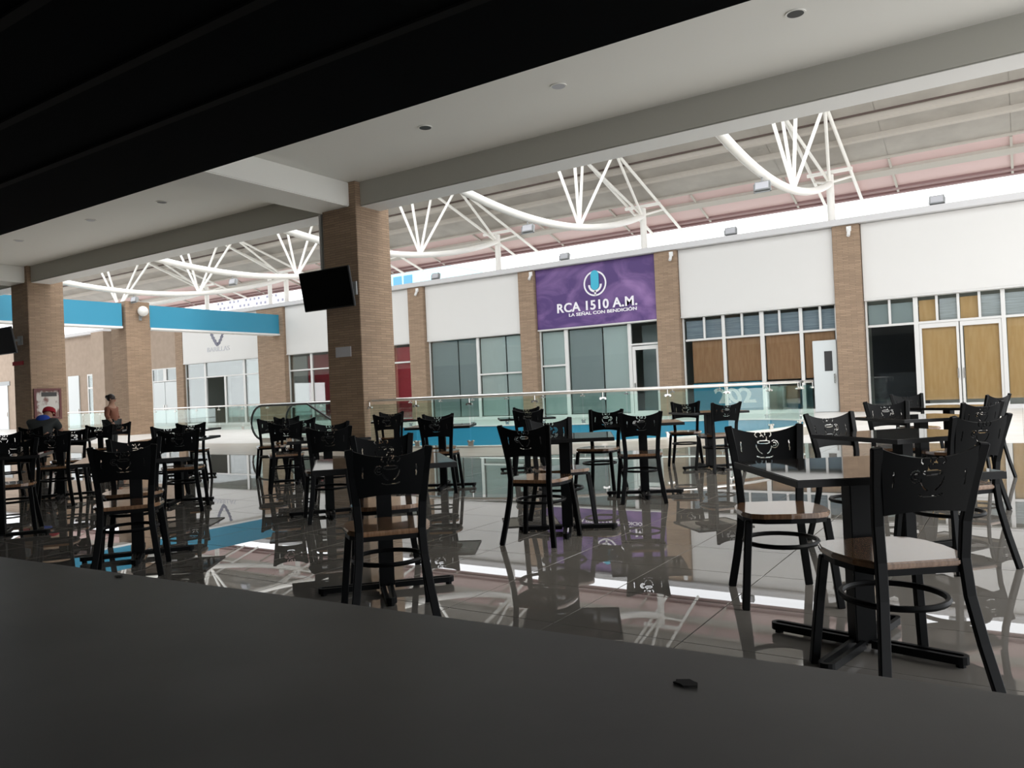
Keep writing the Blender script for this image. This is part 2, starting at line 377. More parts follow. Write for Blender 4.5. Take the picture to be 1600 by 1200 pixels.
# black kiosk canopy overhead and joists
can = tag(MB().box(-62, 4, -4, 3.88, 3.0, 3.5).build('canopy', M['black']), 'black steel ceiling of the kiosk overhead', 'canopy', kind='structure')
for i in range(9):
    MB().box(-61.9, 3.9, 3.0 - i * .62, 3.06 - i * .62, 2.985, 3.0).build('joist', M['blacksoft'], can)
tag(MB().box(-62, 4, -4.2, -4, 0, CZ).build('wall_rear', M['black']), 'dark rear wall of the kiosk behind the viewer', 'wall', kind='structure')
tag(MB().box(-62, 4, 3.6, 3.8, 3.5, CZ).build('wall_bulkhead', M['bulkhead']), 'unseen bulkhead above the kiosk canopy, grey set to bounce light', 'wall', kind='structure')

# ------------------------------------------------ facade across the atrium
Y = 27.0
wf = tag(MB().box(-40.25, 8, Y + .02, Y + .3, 3.6, 6.0).build('wall_far', M['inner']), 'wall above the shop fronts across the atrium', 'wall', kind='structure')
tag(MB().box(-66, -43.5, Y, Y + .3, 0, 6.0).box(-43.5, -40.95, Y, Y + .3, 3.42, 6.0).box(-40.95, -40.25, Y, Y + .3, 0, 6.0).build('wall_far_brown', M['wallbrown']), 'plain tan wall at the far left of the atrium', 'wall', kind='structure')
cap = tag(MB().box(-66, 9, Y - .4, Y + .4, 6.0, 6.2).build('trim_3', M['cap'], bevel=.01), 'pale grey concrete ledge along the top of the shop fronts', 'ledge', kind='structure')
tag(MB().box(-48.7, -47.3, 26.2, 27, 0, 6.0).build('pillar', M['wallbrown']), 'tan wall pier behind the sunlit pillar', 'pillar', kind='structure')
# shop interiors
tag(MB().box(-43.5, 9, 32, 32.2, 0, 4).build('wall_shop_back', M['inner']), 'back wall of the shops behind the glass', 'wall', kind='structure')
tag(MB().box(-43.5, 9, Y + .3, 32.2, 3.62, 3.75).build('ceiling_shops', M['inner']), 'ceiling inside the shops', 'ceiling', kind='structure')
for x in (-43.4, -33.2, -22.5, -16.7, -10.7, -4.5, 8.6):
    tag(MB().box(x - .08, x + .08, Y + .3, 32, 0, 3.62).build('partition_wall', M['inner']), 'partition wall between two shops', 'wall', group='shop partition walls', kind='structure')
# brick pillars of the facade
for x0, x1, lab in ((-33.45, -31.4, 'stone-clad facade pillar at the right end of the blue beam'), (-23.0, -22.1, 'stone-clad facade pillar just right of the middle pillar'),
                    (-17.05, -16.3, 'stone-clad facade pillar left of the purple sign'), (-11.08, -10.22, 'stone-clad facade pillar right of the purple sign'), (-4.92, -4.1, 'stone-clad facade pillar right of the brown papered shop front')):
    tag(MB().box(x0, x1, 26.72, Y + .3, 0, 6.0).build('pillar', M['brick'], bevel=.01), lab, 'pillar', kind='structure')
tag(MB().box(-40.9, -40.2, 26.85, Y + .3, 0, 6.0).build('pillar', M['brick'], bevel=.01), 'narrow stone pier left of the shop front with the wreath logo', 'pillar', kind='structure')
tag(MB().box(2.5, 3.3, 26.72, Y + .3, 0, 6.0).build('pillar', M['brick'], bevel=.01), 'stone-clad facade pillar at the right end of the shops', 'pillar', kind='structure')
# fascia sign boards
def fascia(x0, x1, lab, m, z0=3.57, z1=5.99, y=26.86):
    r_ = root('fascia_board', ((x0 + x1) / 2, y + .07, z0), lab, 'sign board', 'fascia boards over the shops' if m is not M['purple'] else None)
    w = (x1 - x0) / 2
    MB().box(-w, w, -.07, .07, 0, z1 - z0).build('panel', m, r_, bevel=.01)
    MB().box(-w, w, -.085, .03, -.05, 0).build('bottom_trim', M['alu'], r_)
    return r_
fascia(-4.08, 2.48, 'blank white fascia board over the shop with yellow paper', M['fascia'])
fascia(-10.2, -4.94, 'blank white fascia board right of the purple sign', M['fascia'])
fascia(-22.08, -17.07, 'blank white fascia board left of the purple sign', M['fascia'])
fascia(-31.38, -23.02, 'blank white fascia board behind the middle pillar', M['fascia'])
fl = fascia(-40.18, -33.47, 'white fascia board with a grey wreath logo', M['fascia'])
fp = fascia(-16.28, -11.1, 'purple radio station sign with microphone emblem', M['purple'])
# lettering of the purple sign (local coordinates, sign origin at x=-13.69, z=3.57)
cx = -13.69
t = text_mesh('RCA 1510 A.M.', .50, .012, spacing=1.05, bold=.012, m=M['letter'], parent=fp, width=3.45); t.location = (-13.6 - cx, -.085, .76); split_letters(t)
t = text_mesh('LA SEÑAL CON BENDICIÓN', .17, .008, bold=.004, m=M['letter'], parent=fp, width=2.9); t.location = (-13.35 - cx, -.083, .47); tag(t, kind='stuff')
def ring(R, r, k=40, a0=0, a1=2 * pi):
    b_ = MB(); closed = a1 - a0 > 6.2
    n_ = k if closed else k + 1
    pts = [(R * cos(a0 + (a1 - a0) * i / k), 0, R * sin(a0 + (a1 - a0) * i / k)) for i in range(n_)]
    return b_.sweep(pts, [(-.012, -r), (.012, -r), (.012, r), (-.012, r)], closed, up=Vector((0, 1, 0)))
def flatring(R, w, d=.02, k=48, a0=0., a1=2 * pi):
    b_ = MB(); n_ = k + 1; vs = []; fs = []
    for i in range(n_):
        a = a0 + (a1 - a0) * i / k
        for rr, yy in ((R - w, -d), (R + w, -d), (R + w, 0), (R - w, 0)): vs.append((rr * cos(a), yy, rr * sin(a)))
    for i in range(k):
        for q in range(4): fs.append((i * 4 + q, i * 4 + (q + 1) % 4, i * 4 + 4 + (q + 1) % 4, i * 4 + 4 + q))
    fs += [(0, 1, 2, 3), (k * 4, k * 4 + 1, k * 4 + 2, k * 4 + 3)]
    return b_.add(vs, fs)
lx, lz = -13.6 - cx, 1.60
o = flatring(.46, .03, a0=radians(-258), a1=radians(78)).build('emblem_ring', M['letter'], fp); o.location = (lx, -.072, lz)
# capsule of the microphone
cap_ = MB(); pts = [(.17 * cos(a), .17 * sin(a) - .08) for a in [pi + pi * i / 12 for i in range(13)]] + [(.17 * cos(a), .17 * sin(a) + .34) for a in [pi * i / 12 for i in range(13)]]
cap_.prism(pts, 0, .03); cap_.xf(Matrix.Rotation(pi / 2, 4, 'X'))
o = cap_.build('microphone_capsule', M['teal'], fp); o.location = (lx, -.072, lz)
o = flatring(.25, .04, a0=radians(178), a1=radians(362)).build('microphone_cradle', M['letter'], fp); o.location = (lx, -.072, lz - .05)
o = MB().box(-.035, .035, -.02, 0, -.46, -.28).build('microphone_stem', M['letter'], fp); o.location = (lx, -.072, lz)
# the wreath logo (two curved leaf sprays meeting in a point) and its faded name
lx = -36.95 + 36.825
for s_ in (-1, 1):
    w_ = MB(); n_ = 9
    for i in range(n_):
        t_ = i / (n_ - 1); x = s_ * (.04 + .50 * sin(min(1, t_ * 1.5) * pi / 2)); z = .82 + 1.35 * t_
        dx = .24 * (1 - .3 * t_); w_.prism([(x - dx * .2, z - .04), (x + s_ * dx, z + .13), (x + s_ * .05, z + .22), (x - s_ * .09, z + .12)], 0, .015)
    w_.xf(Matrix.Rotation(pi / 2, 4, 'X'))
    o = w_.build('leaf_spray', M['greyprint'], fl); o.location = (lx, -.072, 0)
t = text_mesh('BARILLAS', .36, .006, m=M['palegrey'], parent=fl, width=1.95); t.location = (lx + .02, -.078, .62); tag(t, kind='stuff')

# ------------------------------------------------ shop windows
def window(num, x0, x1, lab, mulls, bars, panes, z1=3.56):
    o = tag(MB().box(x0, x1, Y - .02, Y + .06, z1 - .06, z1).box(x0, x0 + .06, Y - .02, Y + .06, 0, z1 - .06).box(x1 - .06, x1, Y - .02, Y + .06, 0, z1 - .06).box(x0 + .06, x1 - .06, Y - .02, Y + .06, 0, .12)
            .build('window_%d' % num, M['alu']), lab, 'shop window', kind='structure')
    for x, w, a, c_ in mulls: MB().box(x - w / 2, x + w / 2, Y - .03, Y + .06, a, c_).build('mullion', M['alu'], o)
    for a, c_, z in bars: MB().box(a, c_, Y - .028, Y + .055, z - .035, z + .035).build('transom', M['alu'], o)
    for a, c_, z0, zz in panes: MB().box(a, c_, Y + .01, Y + .022, z0, zz).build('glass_pane', M['shopglass'], o)
    return o
def grid(xs, z0, z1): return [(a, b_, z0, z1) for a, b_ in zip(xs[:-1], xs[1:])]
T = 2.70
xa = [-4.08, -3.37, -2.64, -2.06, -1.49, -.94, -.35, .35, 1.05, 1.75, 2.48]
w1 = window(1, -4.08, 2.48, 'shop window with yellow paper behind the glass, far right',
       [(-2.64, .13, 0, 3.5), (-.35, .11, 0, 3.5), (1.05, .11, 0, 3.5)] + [(x, .07, T, 3.5) for x in (-3.37, -2.06, -1.49, -.94, .35, 1.75)], [(-4.02, 2.42, T)],
       grid(xa, T, 3.5) + [(-4.02, -2.7, .12, T), (-.3, 1.0, .12, T), (1.1, 2.42, .12, T)])
xb = [-10.15, -9.39, -8.72, -8.04, -7.36, -6.76, -6.07, -5.45, -4.94]
w2 = window(2, -10.2, -4.94, 'shop window with brown paper behind the glass',
       [(-8.70, .11, 0, 3.5), (-7.36, .14, 0, 3.5), (-6.07, .11, 0, 3.5)] + [(x, .07, T, 3.5) for x in (-9.39, -8.04, -6.76, -5.45)], [(-10.1, -5, T)],
       grid(xb, T, 3.5) + [(-10.14, -8.75, .12, T), (-8.65, -7.43, .12, T), (-7.29, -6.12, .12, T), (-6.02, -5.0, .12, T)])
window(3, -16.28, -11.1, 'shop window with grey blinds under the purple sign',
       [(-15.05, .16, 0, 3.5), (-12.31, .14, 0, 3.5)], [(-16.2, -15.1, 2.10), (-12.25, -11.15, T)],
       [(-16.22, -15.13, .12, 2.1), (-16.22, -15.13, 2.1, 3.5), (-14.97, -13.5, .12, 3.5), (-13.49, -12.38, .12, 3.5), (-12.24, -11.16, T, 3.5)])
window(4, -22.08, -17.07, 'shop window with grey blinds left of the purple sign',
       [(-19.4, .13, 0, 3.5)], [(-19.35, -17.1, 1.92)],
       [(-22.02, -20.54, .12, 3.5), (-20.53, -19.46, .12, 3.5), (-19.34, -18.02, 1.92, 3.5), (-18.01, -17.13, 1.92, 3.5), (-19.34, -17.13, .12, 1.92)])
window(5, -31.38, -23.02, 'shop window with red panels behind the middle pillar',
       [(-29.71, .13, 0, 3.5), (-28.2, .1, 0, 3.5), (-26.6, .1, 0, 3.5), (-24.9, .1, 0, 3.5)], [(-31.3, -23.1, T)],
       grid([-31.32, -29.71, -28.2, -26.6, -24.9, -23.08], T, 3.5) + grid([-31.32, -29.71, -28.2, -26.6, -24.9, -23.08], .12, T))
window(6, -40.18, -33.47, 'shop window with a dark open doorway under the wreath logo',
       [(-38.35, .15, 0, 3.5), (-34.95, .16, 0, 3.5), (-36.6, .15, 0, T)], [(-40.1, -33.5, T)],
       [(-40.12, -38.43, T, 3.5), (-38.27, -35.03, T, 3.5), (-34.87, -33.53, T, 3.5), (-40.12, -38.43, .12, T), (-36.52, -35.03, .12, T), (-34.87, -33.53, .12, T)])

def sheet(name, x0, x1, z0, z1, m, lab, cat, group=None, y=Y + .10, d=.02):
    return tag(MB().box(x0, x1, y, y + d, z0, z1).build(name, m), lab, cat, group)
for x0, x1, lab in ((-2.56, -1.58, 'yellow paper sheet left of the double door handles'), (-1.38, -.42, 'yellow paper sheet right of the double door handles'), (-.28, .98, 'yellow paper sheet at the right edge of the picture'), (1.12, 2.40, 'yellow paper sheet beyond the right edge, last of the row')):
    sheet('paper_sheet', x0, x1, .30, T - .04, M['ypaper'], lab, 'paper', 'yellow paper behind the right shop window')
for x0, x1, lab in ((-9.9, -8.77, 'brown paper sheet nearest the purple sign'), (-8.63, -7.45, 'brown paper sheet second from the purple sign'), (-7.27, -6.14, 'brown paper sheet third from the purple sign'), (-6.0, -5.05, 'brown paper sheet behind the open white door')):
    sheet('paper_sheet', x0, x1, 1.15, T - .04, M['paper'], lab, 'paper', 'brown paper behind the middle shop window')
sheet('cabinet', -4.0, -2.72, 0, 1.2, M['dark'], 'low dark cabinet inside the dark pane of the right shop', 'cabinet', y=28.4, d=.5)
sheet('shade_backdrop', -4.3, -2.6, 0, 3.4, M['dark'], 'dark sheet standing for the shade inside the right shop', 'panel', y=29.6, d=.1)  # flat dark sheet stands in for the shop's shaded depth
bn = sheet('banner', -9.92, -7.30, .06, 1.12, M['blue'], 'blue window banner with big white characters, behind the railing', 'banner', y=Y + .08)
t = text_mesh('202', .72, .006, shear=-.3, spacing=.95, bold=.02, m=M['letter'], parent=bn, width=1.5); t.location = (-8.35, Y + .072, .62); split_letters(t, 'numeral')
for x0, x1, z0, z1, mm, lab in ((-16.2, -15.15, .14, 3.46, M['blindlight'], 'pale grey blind in the narrow pane under the purple sign'), (-14.95, -13.52, .14, 3.46, M['blind'], 'grey blind left of the dark seam under the purple sign'),
        (-13.46, -12.4, .14, 3.46, M['blindlight'], 'bluish grey blind right of the dark seam under the purple sign'), (-22.0, -20.56, .14, 3.46, M['blind'], 'dark grey blind nearest the red shop'), (-20.5, -19.48, .14, 3.46, M['blind'], 'dark grey blind left of the thick white mullion'),
        (-19.32, -18.04, .14, 3.46, M['blindlight'], 'pale grey blind right of the thick white mullion'), (-17.98, -17.15, .14, 3.46, M['blindlight'], 'pale grey blind beside the pillar left of the purple sign')):
    sheet('window_blind', x0, x1, z0, z1, mm, lab, 'blind', 'grey blinds in the shop windows')
for x0, x1, lab in ((-30.1, -28.3, 'red display panel left of the middle pillar'), (-28.1, -24.95, 'long red display panel behind the middle pillar'), (-24.8, -23.1, 'red display panel right of the middle pillar')):
    sheet('display_panel', x0, x1, .14, 3.4, M['redpanel'], lab, 'panel', 'red panels in the shop window')
sheet('curtain', -31.25, -30.15, .14, 3.4, M['fascia'], 'pale curtain beside the red display panels', 'curtain')
sheet('curtain', -34.8, -33.6, .14, 3.4, M['blindlight'], 'pale curtain at the right of the wreath logo shop', 'curtain')
sheet('shade_backdrop', -38.3, -36.7, 0, 2.64, M['dark'], 'dark sheet standing for the shade behind the open doorway under the wreath logo', 'panel', y=28.6, d=.1)  # dark sheet in place of the shade inside the doorway

def door(num, x0, x1, z1, lab, m, y=Y - .05, pane=None, handle=1, fw=.12):
    o = tag(MB().box(x0, x1, y - .03, y + .03, 0.01, z1).build('door_%d' % num, m, bevel=.01) if not pane else
            MB().box(x0, x0 + fw, y - .03, y + .03, .01, z1).box(x1 - fw, x1, y - .03, y + .03, .01, z1).box(x0 + fw, x1 - fw, y - .03, y + .03, z1 - .14, z1).box(x0 + fw, x1 - fw, y - .03, y + .03, .01, .2).build('door_%d' % num, m),
            lab, 'door', kind='structure')
    if pane: MB().box(x0 + fw, x1 - fw, y - .006, y + .006, .2, z1 - .14).build('glass_pane', pane, o)
    hx = x1 - .04 - fw / 3 if handle > 0 else x0 + .04 + fw / 3
    MB().box(hx - .02, hx + .02, y - .09, y - .03, .95, 1.25).build('door_handle', M['inox'], o)
    return o
door(1, -12.22, -11.14, 2.63, 'white framed glass door under the purple sign', M['alu'], y=Y, pane=M['shopglass'], handle=-1)
d2 = door(2, -5.72, -4.98, 2.36, 'open white door at the right of the brown papered shop', M['mdoor'], y=26.93)
MB().box(-5.36, -5.12, 26.885, 26.9, 1.35, 2.0).build('vision_panel', M['lampcan'], d2)
door(3, -1.475, -.41, T - .04, 'right leaf of the white framed double door with yellow paper', M['alu'], y=Y + .02, pane=M['shopglass'], handle=-1, fw=.07)
door(4, -2.57, -1.505, T - .04, 'left leaf of the white framed double door with yellow paper', M['alu'], y=Y + .02, pane=M['shopglass'], handle=1, fw=.07)
M['louvre'] = noisy(mat('blue_grey_louvre', (.3, .35, .42), 0.6), (.20, .24, .29), (.36, .41, .48), 6, 2, stretch=(.2, 1, 9))
M['louvrepale'] = noisy(mat('pale_louvre', (.5, .5, .52), 0.6), (.42, .42, .43), (.62, .62, .66), 6, 2, stretch=(.2, 1, 9))
tag(MB().box(-10.1, -5.0, Y + .12, Y + .14, T + .03, 3.40).build('louvre_blind', M['louvre'], w2), 'blue grey louvre blind in the small panes above the brown paper')
tag(MB().box(-2.0, -1.5, Y + .12, Y + .14, T + .03, 3.40).build('louvre_blind', M['louvrepale'], w1), 'pale louvre blind in one small pane above the double door')
tag(MB().box(-.90, 2.4, Y + .12, Y + .14, T + .03, 3.40).build('louvre_blind', M['louvrepale'], w1), 'pale louvre blind in the small panes at the right edge')
tag(MB().box(-4.0, -2.68, Y + .12, Y + .14, T + .03, 3.38).build('upper_panel', M['blind'], w1), 'grey panel in the small panes above the dark pane')
tag(MB().box(-2.56, -2.1, Y + .12, Y + .14, T + .03, 3.40).build('upper_panel', M['ypaper'], w1), 'yellow panel in a small pane left of the pale louvre')
tag(MB().box(-1.45, -.98, Y + .12, Y + .14, T + .03, 3.40).build('upper_panel', M['ypaper'], w1), 'yellow panel in a small pane right of the pale louvre')
sheet('window_blind', -12.2, -11.15, 0, 3.46, M['blind'], 'grey screen added behind the glass door under the purple sign to lighten its pane', 'blind', 'grey blinds in the shop windows', y=Y + .9)  # added sheet, lifts the pane from the black of the shop behind
# tan wall: door with transom lights, white door, narrow window
o = window(7, -43.5, -40.95, 'glazed transom over the pale doors in the tan wall', [(-42.2, .3, 2.66, 3.4)], [(-43.45, -41, 2.66)], [(-43.44, -42.35, T, 3.36), (-42.05, -41.0, T, 3.36)], 3.42)
door(5, -43.4, -42.25, 2.6, 'pale left leaf of the double door in the tan wall', M['mdoor'], y=Y)
door(6, -42.2, -41.05, 2.6, 'pale right leaf of the double door in the tan wall', M['mdoor'], y=Y, handle=-1)
door(7, -53.1, -51.75, 3.45, 'tall white door beside the left pillar', M['mdoor'], y=Y - .04)
door(8, -64.5, -61.6, 3.2, 'wide white door at the left edge', M['mdoor'], y=Y - .04)
sheet('door_lintel', -65, -61.3, 3.2, 3.5, M['lampmetal'], 'dark grey lintel over the wide white door at the left edge', 'lintel', y=Y - .06, d=.06)
o = tag(MB().box(-50.7, -50.6, Y - .06, Y, .9, 3.47).box(-49.05, -48.95, Y - .06, Y, .1, 3.47).box(-50.6, -49.05, Y - .06, Y, 3.37, 3.47).box(-50.6, -49.05, Y - .06, Y, 2.52, 2.62).box(-49.75, -49.6, Y - .05, Y, .1, 3.4).build('window_8', M['alu']), 'narrow white framed window in the tan wall', 'window', kind='structure')
MB().box(-50.6, -49.05, Y - .03, Y - .015, .1, 3.4).build('glass_pane', M['shopglass'], o)
MB().box(-50.6, -49.75, Y - .014, Y - .004, .1, 3.37).build('backing_panel', M['blindlight'], o)

# ------------------------------------------------ atrium roof
def rz(y): return 16.19 - .3 * y
roof = root('atrium_roof', (0, 0, 0), 'sloping sheet metal roof over the atrium with cream and pink purlins', 'roof', kind='structure')
X0, X1 = -62.0, 5.0
def slab(x0, x1, y0, y1, t, dz=0.0):
    return MB().add([(x0, y0, rz(y0) + dz), (x1, y0, rz(y0) + dz), (x1, y1, rz(y1) + dz), (x0, y1, rz(y1) + dz), (x0, y0, rz(y0) + dz + t), (x1, y0, rz(y0) + dz + t), (x1, y1, rz(y1) + dz + t), (x0, y1, rz(y1) + dz + t)],
                    [(0, 3, 2, 1), (4, 5, 6, 7), (0, 1, 5, 4), (1, 2, 6, 5), (2, 3, 7, 6), (3, 0, 4, 7)])
x = X0
while x < X1 - .1:
    slab(x, x + 3.28, 22.4, 27.12, .05).build('roof_sheet', M['roof'], roof)  # sheets stop short; the unseen strip is left open to admit sky light
    slab(x, x + 3.28, 27.12, 29.4, .05).build('pink_sheet', M['pink'], roof)
    MB().box(0, .05, 0, .04, 0, .05)
    slab(x - .035, x + .035, 27.2, 29.35, .07, -.07).build('sheet_lap', M['purlin'], roof)
    x += 3.266
for y0, w, d, mm in ((24.62, .06, .03, 'seam'), (24.75, .14, .16, 'purlin'), (25.72, .12, .14, 'purlin'), (23.6, .12, .14, 'purlin'), (27.08, .08, .05, 'purlin'), (27.75, .35, .10, 'purlin'), (29.0, .12, .08, 'redpurlin'), (29.3, .1, .08, 'redpurlin')):
    slab(X0, X1, y0, y0 + w, d, -d).build('purlin', M[mm], roof)

# trusses
def pipe(p, q, r, k=8): return MB().tube([p, q], r, k)
def cz(y): return 6.06 + .0205 * (y - 18.7) ** 2
def make_truss():
    t = root('roof_truss', (0, 27, 6.2), 'x', 'truss', 'white tubular roof trusses')
    O = Vector((0, -27, -6.2))
    def L(b_): b_.v = [tuple(Vector(v) + O) for v in b_.v]; return b_
    L(MB().tube([(0, y, cz(y)) for y in [13.6 + (26.9 - 13.6) * i / 26 for i in range(27)]], .11, 10)).build('bottom_chord', M['steel'], t, smooth=True)
    for s_ in (-.6, .6):
        L(MB().tube([(s_, 14.4, min(rz(14.4), 10.3) - .12), (s_, 18.6, 10.3), (s_, 19.8, rz(19.8) - .17), (s_, 29.3, rz(29.3) - .17)], .055, 8)).build('top_chord', M['steel'], t, smooth=True)
    nodes_ = [(15.9, (14.5, 17.4)), (21.9, (20.5, 23.5))]
    for yb, tops in nodes_:
        for yt in tops:
            for s_ in (-.6, .6):
                zt = min(10.3, rz(yt) - .17) if yt > 18 else (9.1 if yt < 15 else 10.0)
                L(pipe((0, yb, cz(yb)), (s_, yt, zt), .05)).build('web_member', M['steel'], t, smooth=True)
    for s_ in (-.6, .6):
        L(pipe((0, 26.9, 7.5), (s_, 23.5, rz(23.5) - .17), .05)).build('web_member', M['steel'], t, smooth=True)
        L(pipe((0, 27, 7.5), (s_, 27.6, rz(27.6) - .17), .04)).build('web_member', M['steel'], t, smooth=True)
    L(MB().box(-.7, .7, 26.95, 27.05, rz(27) - .3, rz(27) - .2)).build('head_beam', M['steel'], t)
    L(MB().tube([(0, 27, 6.22), (0, 27, 7.75)], .12, 12)).build('post', M['steel'], t, smooth=True)
    L(MB().box(-.18, .18, 26.85, 27.15, 6.2, 6.24)).build('base_plate', M['lampmetal'], t)
    return t
tr = make_truss()
TX = ((-4.95, 'white tubular truss and post above the brown papered shop'), (-11.55, 'white tubular truss and post above the right end of the purple sign'), (-18.15, 'white tubular truss and post above the board left of the purple sign'),
      (-24.75, 'white tubular truss ending behind the middle pillar'), (-31.35, 'white tubular truss above the right end of the blue beam'), (1.65, 'white tubular truss beyond the right edge of the picture'), (-37.95, 'white tubular truss farthest to the left'))
for i, (x, lab) in enumerate(TX):
    o = tr if i == 0 else copy_tree(tr)
    o.location.x = x; o['label'] = lab
tag(MB().tube([(-32.5, 26.9, 6.2), (-32.5, 26.9, 7.8)], .11, 10).build('roof_post', M['steel']), 'second white post beside the one above the blue beam end', 'post')
# flood lights
def flood(loc, lab, hang, s=1.0):
    t = root('flood_light', loc, lab, 'flood light', 'flood lights under the trusses' if hang else 'flood lights on the ledge')
    MB().box(-.24 * s, .24 * s, -.09 * s, .09 * s, .04, .04 + .30 * s).xf(Matrix.Rotation(-.25, 4, 'X')).build('housing', M['lampmetal'], t, bevel=.01)
    MB().box(-.20 * s, .20 * s, -.10 * s, -.092 * s, .07, .01 + .30 * s).xf(Matrix.Rotation(-.25, 4, 'X')).build('lens', M['palegrey'], t)
    MB().box(-.27 * s, -.25 * s, -.02, .02, 0, .22).box(.25 * s, .27 * s, -.02, .02, 0, .22).box(-.27 * s, .27 * s, -.02, .02, -.0, .02).build('bracket', M['lampmetal'], t)
    return t
for x, lab in ((-4.95, 'grey flood light hanging from the truss nearest the right'), (-11.55, 'grey flood light hanging under the truss above the purple sign'), (-24.75, 'grey flood light hanging left of the middle pillar'), (-31.35, 'grey flood light hanging above the sunlit pillar')):
    o = flood((x, 18.75, 5.60), lab, 1, .75)
    MB().tube([(0, 0, .25), (0, 0, .36)], .02).build('hanger', M['lampmetal'], o)
for x, lab in ((-1.9, 'grey flood light on the ledge at the far right'), (-8.21, 'grey flood light on the ledge right of the purple sign'), (-14.84, 'grey flood light on the ledge above the purple sign'), (-21.36, 'grey flood light on the ledge near the middle pillar')):
    flood((x, 26.75, 6.2), lab, 0, .85)
for x, lab in ((-4.4, 'small white camera on the pillar right of the brown papered shop'), (-10.4, 'small white camera on the pillar right of the purple sign'), (-16.4, 'small white camera on the pillar left of the purple sign'), (-22.4, 'small white camera on the pillar beside the red shop')):
    t = root('security_camera', (x, 26.72, 5.72), lab, 'camera', 'cameras on the facade pillars')
    MB().box(-.07, .07, -.05, 0, .06, .22).build('mount', M['white'], t)
    MB().tube([(0, -.03, .1), (0, -.16, -.1)], .055, 10).build('body', M['white'], t, smooth=True)
t = root('wall_lamp', (-31.6, 19.15, 5.0), 'white opal globe lamp on the sunlit pillar', 'lamp')
MB().ball((.24, 0, .28), .22).build('globe', M['globe'], t, smooth=True)
MB().box(0, .04, -.06, .06, -.1, .12).tube([(.02, 0, 0), (.2, 0, .06)], .025).build('bracket', M['lampmetal'], t)

# ------------------------------------------------ things on the pillars
def television(loc, lab):
    t = root('television', loc, lab, 'television', 'wall televisions', rz=0)
    R = Matrix.Rotation(radians(10), 4, 'X')
    MB().box(-.80, .80, -.03, .03, -.45, .45).xf(R).build('housing', M['plastic'], t, bevel=.012)
    MB().box(-.775, .775, -.036, -.031, -.42, .43).xf(R).build('screen', M['tv'], t)
    MB().bar([(.25, .02, 0), (.45, .35, .02)], .06, .08).box(.3, .6, .32, .36, -.15, .15).build('wall_bracket', M['lampmetal'], t)
    return t
television((-13.03, 12.38, 3.62), 'black television on the middle pillar, tilted down')
television((-28.6, 12.42, 3.58), 'black television on the left pillar, cut by the picture edge')
tag(MB().box(-13.2, -12.72, 12.735, 12.757, 2.09, 2.32).build('notice', M['palegrey']), 'small pale printed notice on the dark face of the middle pillar', 'notice')
t = root('wall_notice', (-28.42, 12.79, 2.72), 'small red lettered sign on the dark face of the left pillar', 'sign')
MB().box(-.36, .36, -.02, .008, .04, .17).build('board', M['red'], t)
t = root('framed_poster', (-27.61, 13.3, .88), 'red framed poster on the left pillar behind the man in the red cap', 'poster')
MB().box(0, .05, -.44, -.37, 0, 1.05).box(0, .05, .37, .44, 0, 1.05).box(0, .05, -.37, .37, 0, .07).box(0, .05, -.37, .37, .98, 1.05).build('frame', mat('oxblood_frame', (.11, .03, .03), .5), t)
pm = mat('poster_print', (.7, .66, .6), .6)
noisy(pm, (.50, .48, .45), (.16, .08, .07), 3.5, 3, lo=.46, hi=.58)
MB().box(.005, .02, -.37, .37, .07, .98).build('print', pm, t)
MB().box(.02, .028, -.2, .3, .78, .92).build('header_band', M['lampcan'], t)
dp = tag(MB().box(-13.66, -13.58, 12.84, 12.98, 3.3, 5.5).build('drain_pipe', M['lampmetal'], bevel=.02), 'grey square downpipe beside the middle pillar, behind the television', 'pipe')

tag(MB().tube([(-13.70, 12.9, 3.4), (-13.70, 12.9, 5.5)], .04, 10).build('conduit', M['cap'], dp, smooth=True), 'pale conduit')

# ------------------------------------------------ distant buildings
t = root('far_building', (-54, 62, 0), 'pale blue building with dark blue windows far behind the roof edge', 'building')
MB().box(-6, 6.2, -2, 6, 0, 14.2).build('wall', M['facade'], t)
for x in (-3.3, -1.2, .6, 2.0): MB().box(x, x + 1.1, -2.06, -1.95, 12.2, 13.4).build('window', M['navy'], t)
MB().box(-6.2, 6.4, -2.2, 6.2, 14.2, 14.5).build('parapet', M['white'], t)
t = root('patterned_screen', (-78, 62, 0), 'white screen wall with blue grey dots behind the blue beam', 'screen')
MB().box(-7, 6, -.3, .3, 0, 15.6).build('panel', M['white'], t)
dm = MB()
for i in range(22):
    for j in range(7):
        if (i * 7 + j * 5) % 9 < 7 and i < 16:
            dm.box(-6.6 + i * .78 + (j % 2) * .39, -6.26 + i * .78 + (j % 2) * .39, -.34, -.3, 11.2 + j * .62, 11.5 + j * .62)
tag(dm.build('dots', M['greyprint'], t), kind='stuff')

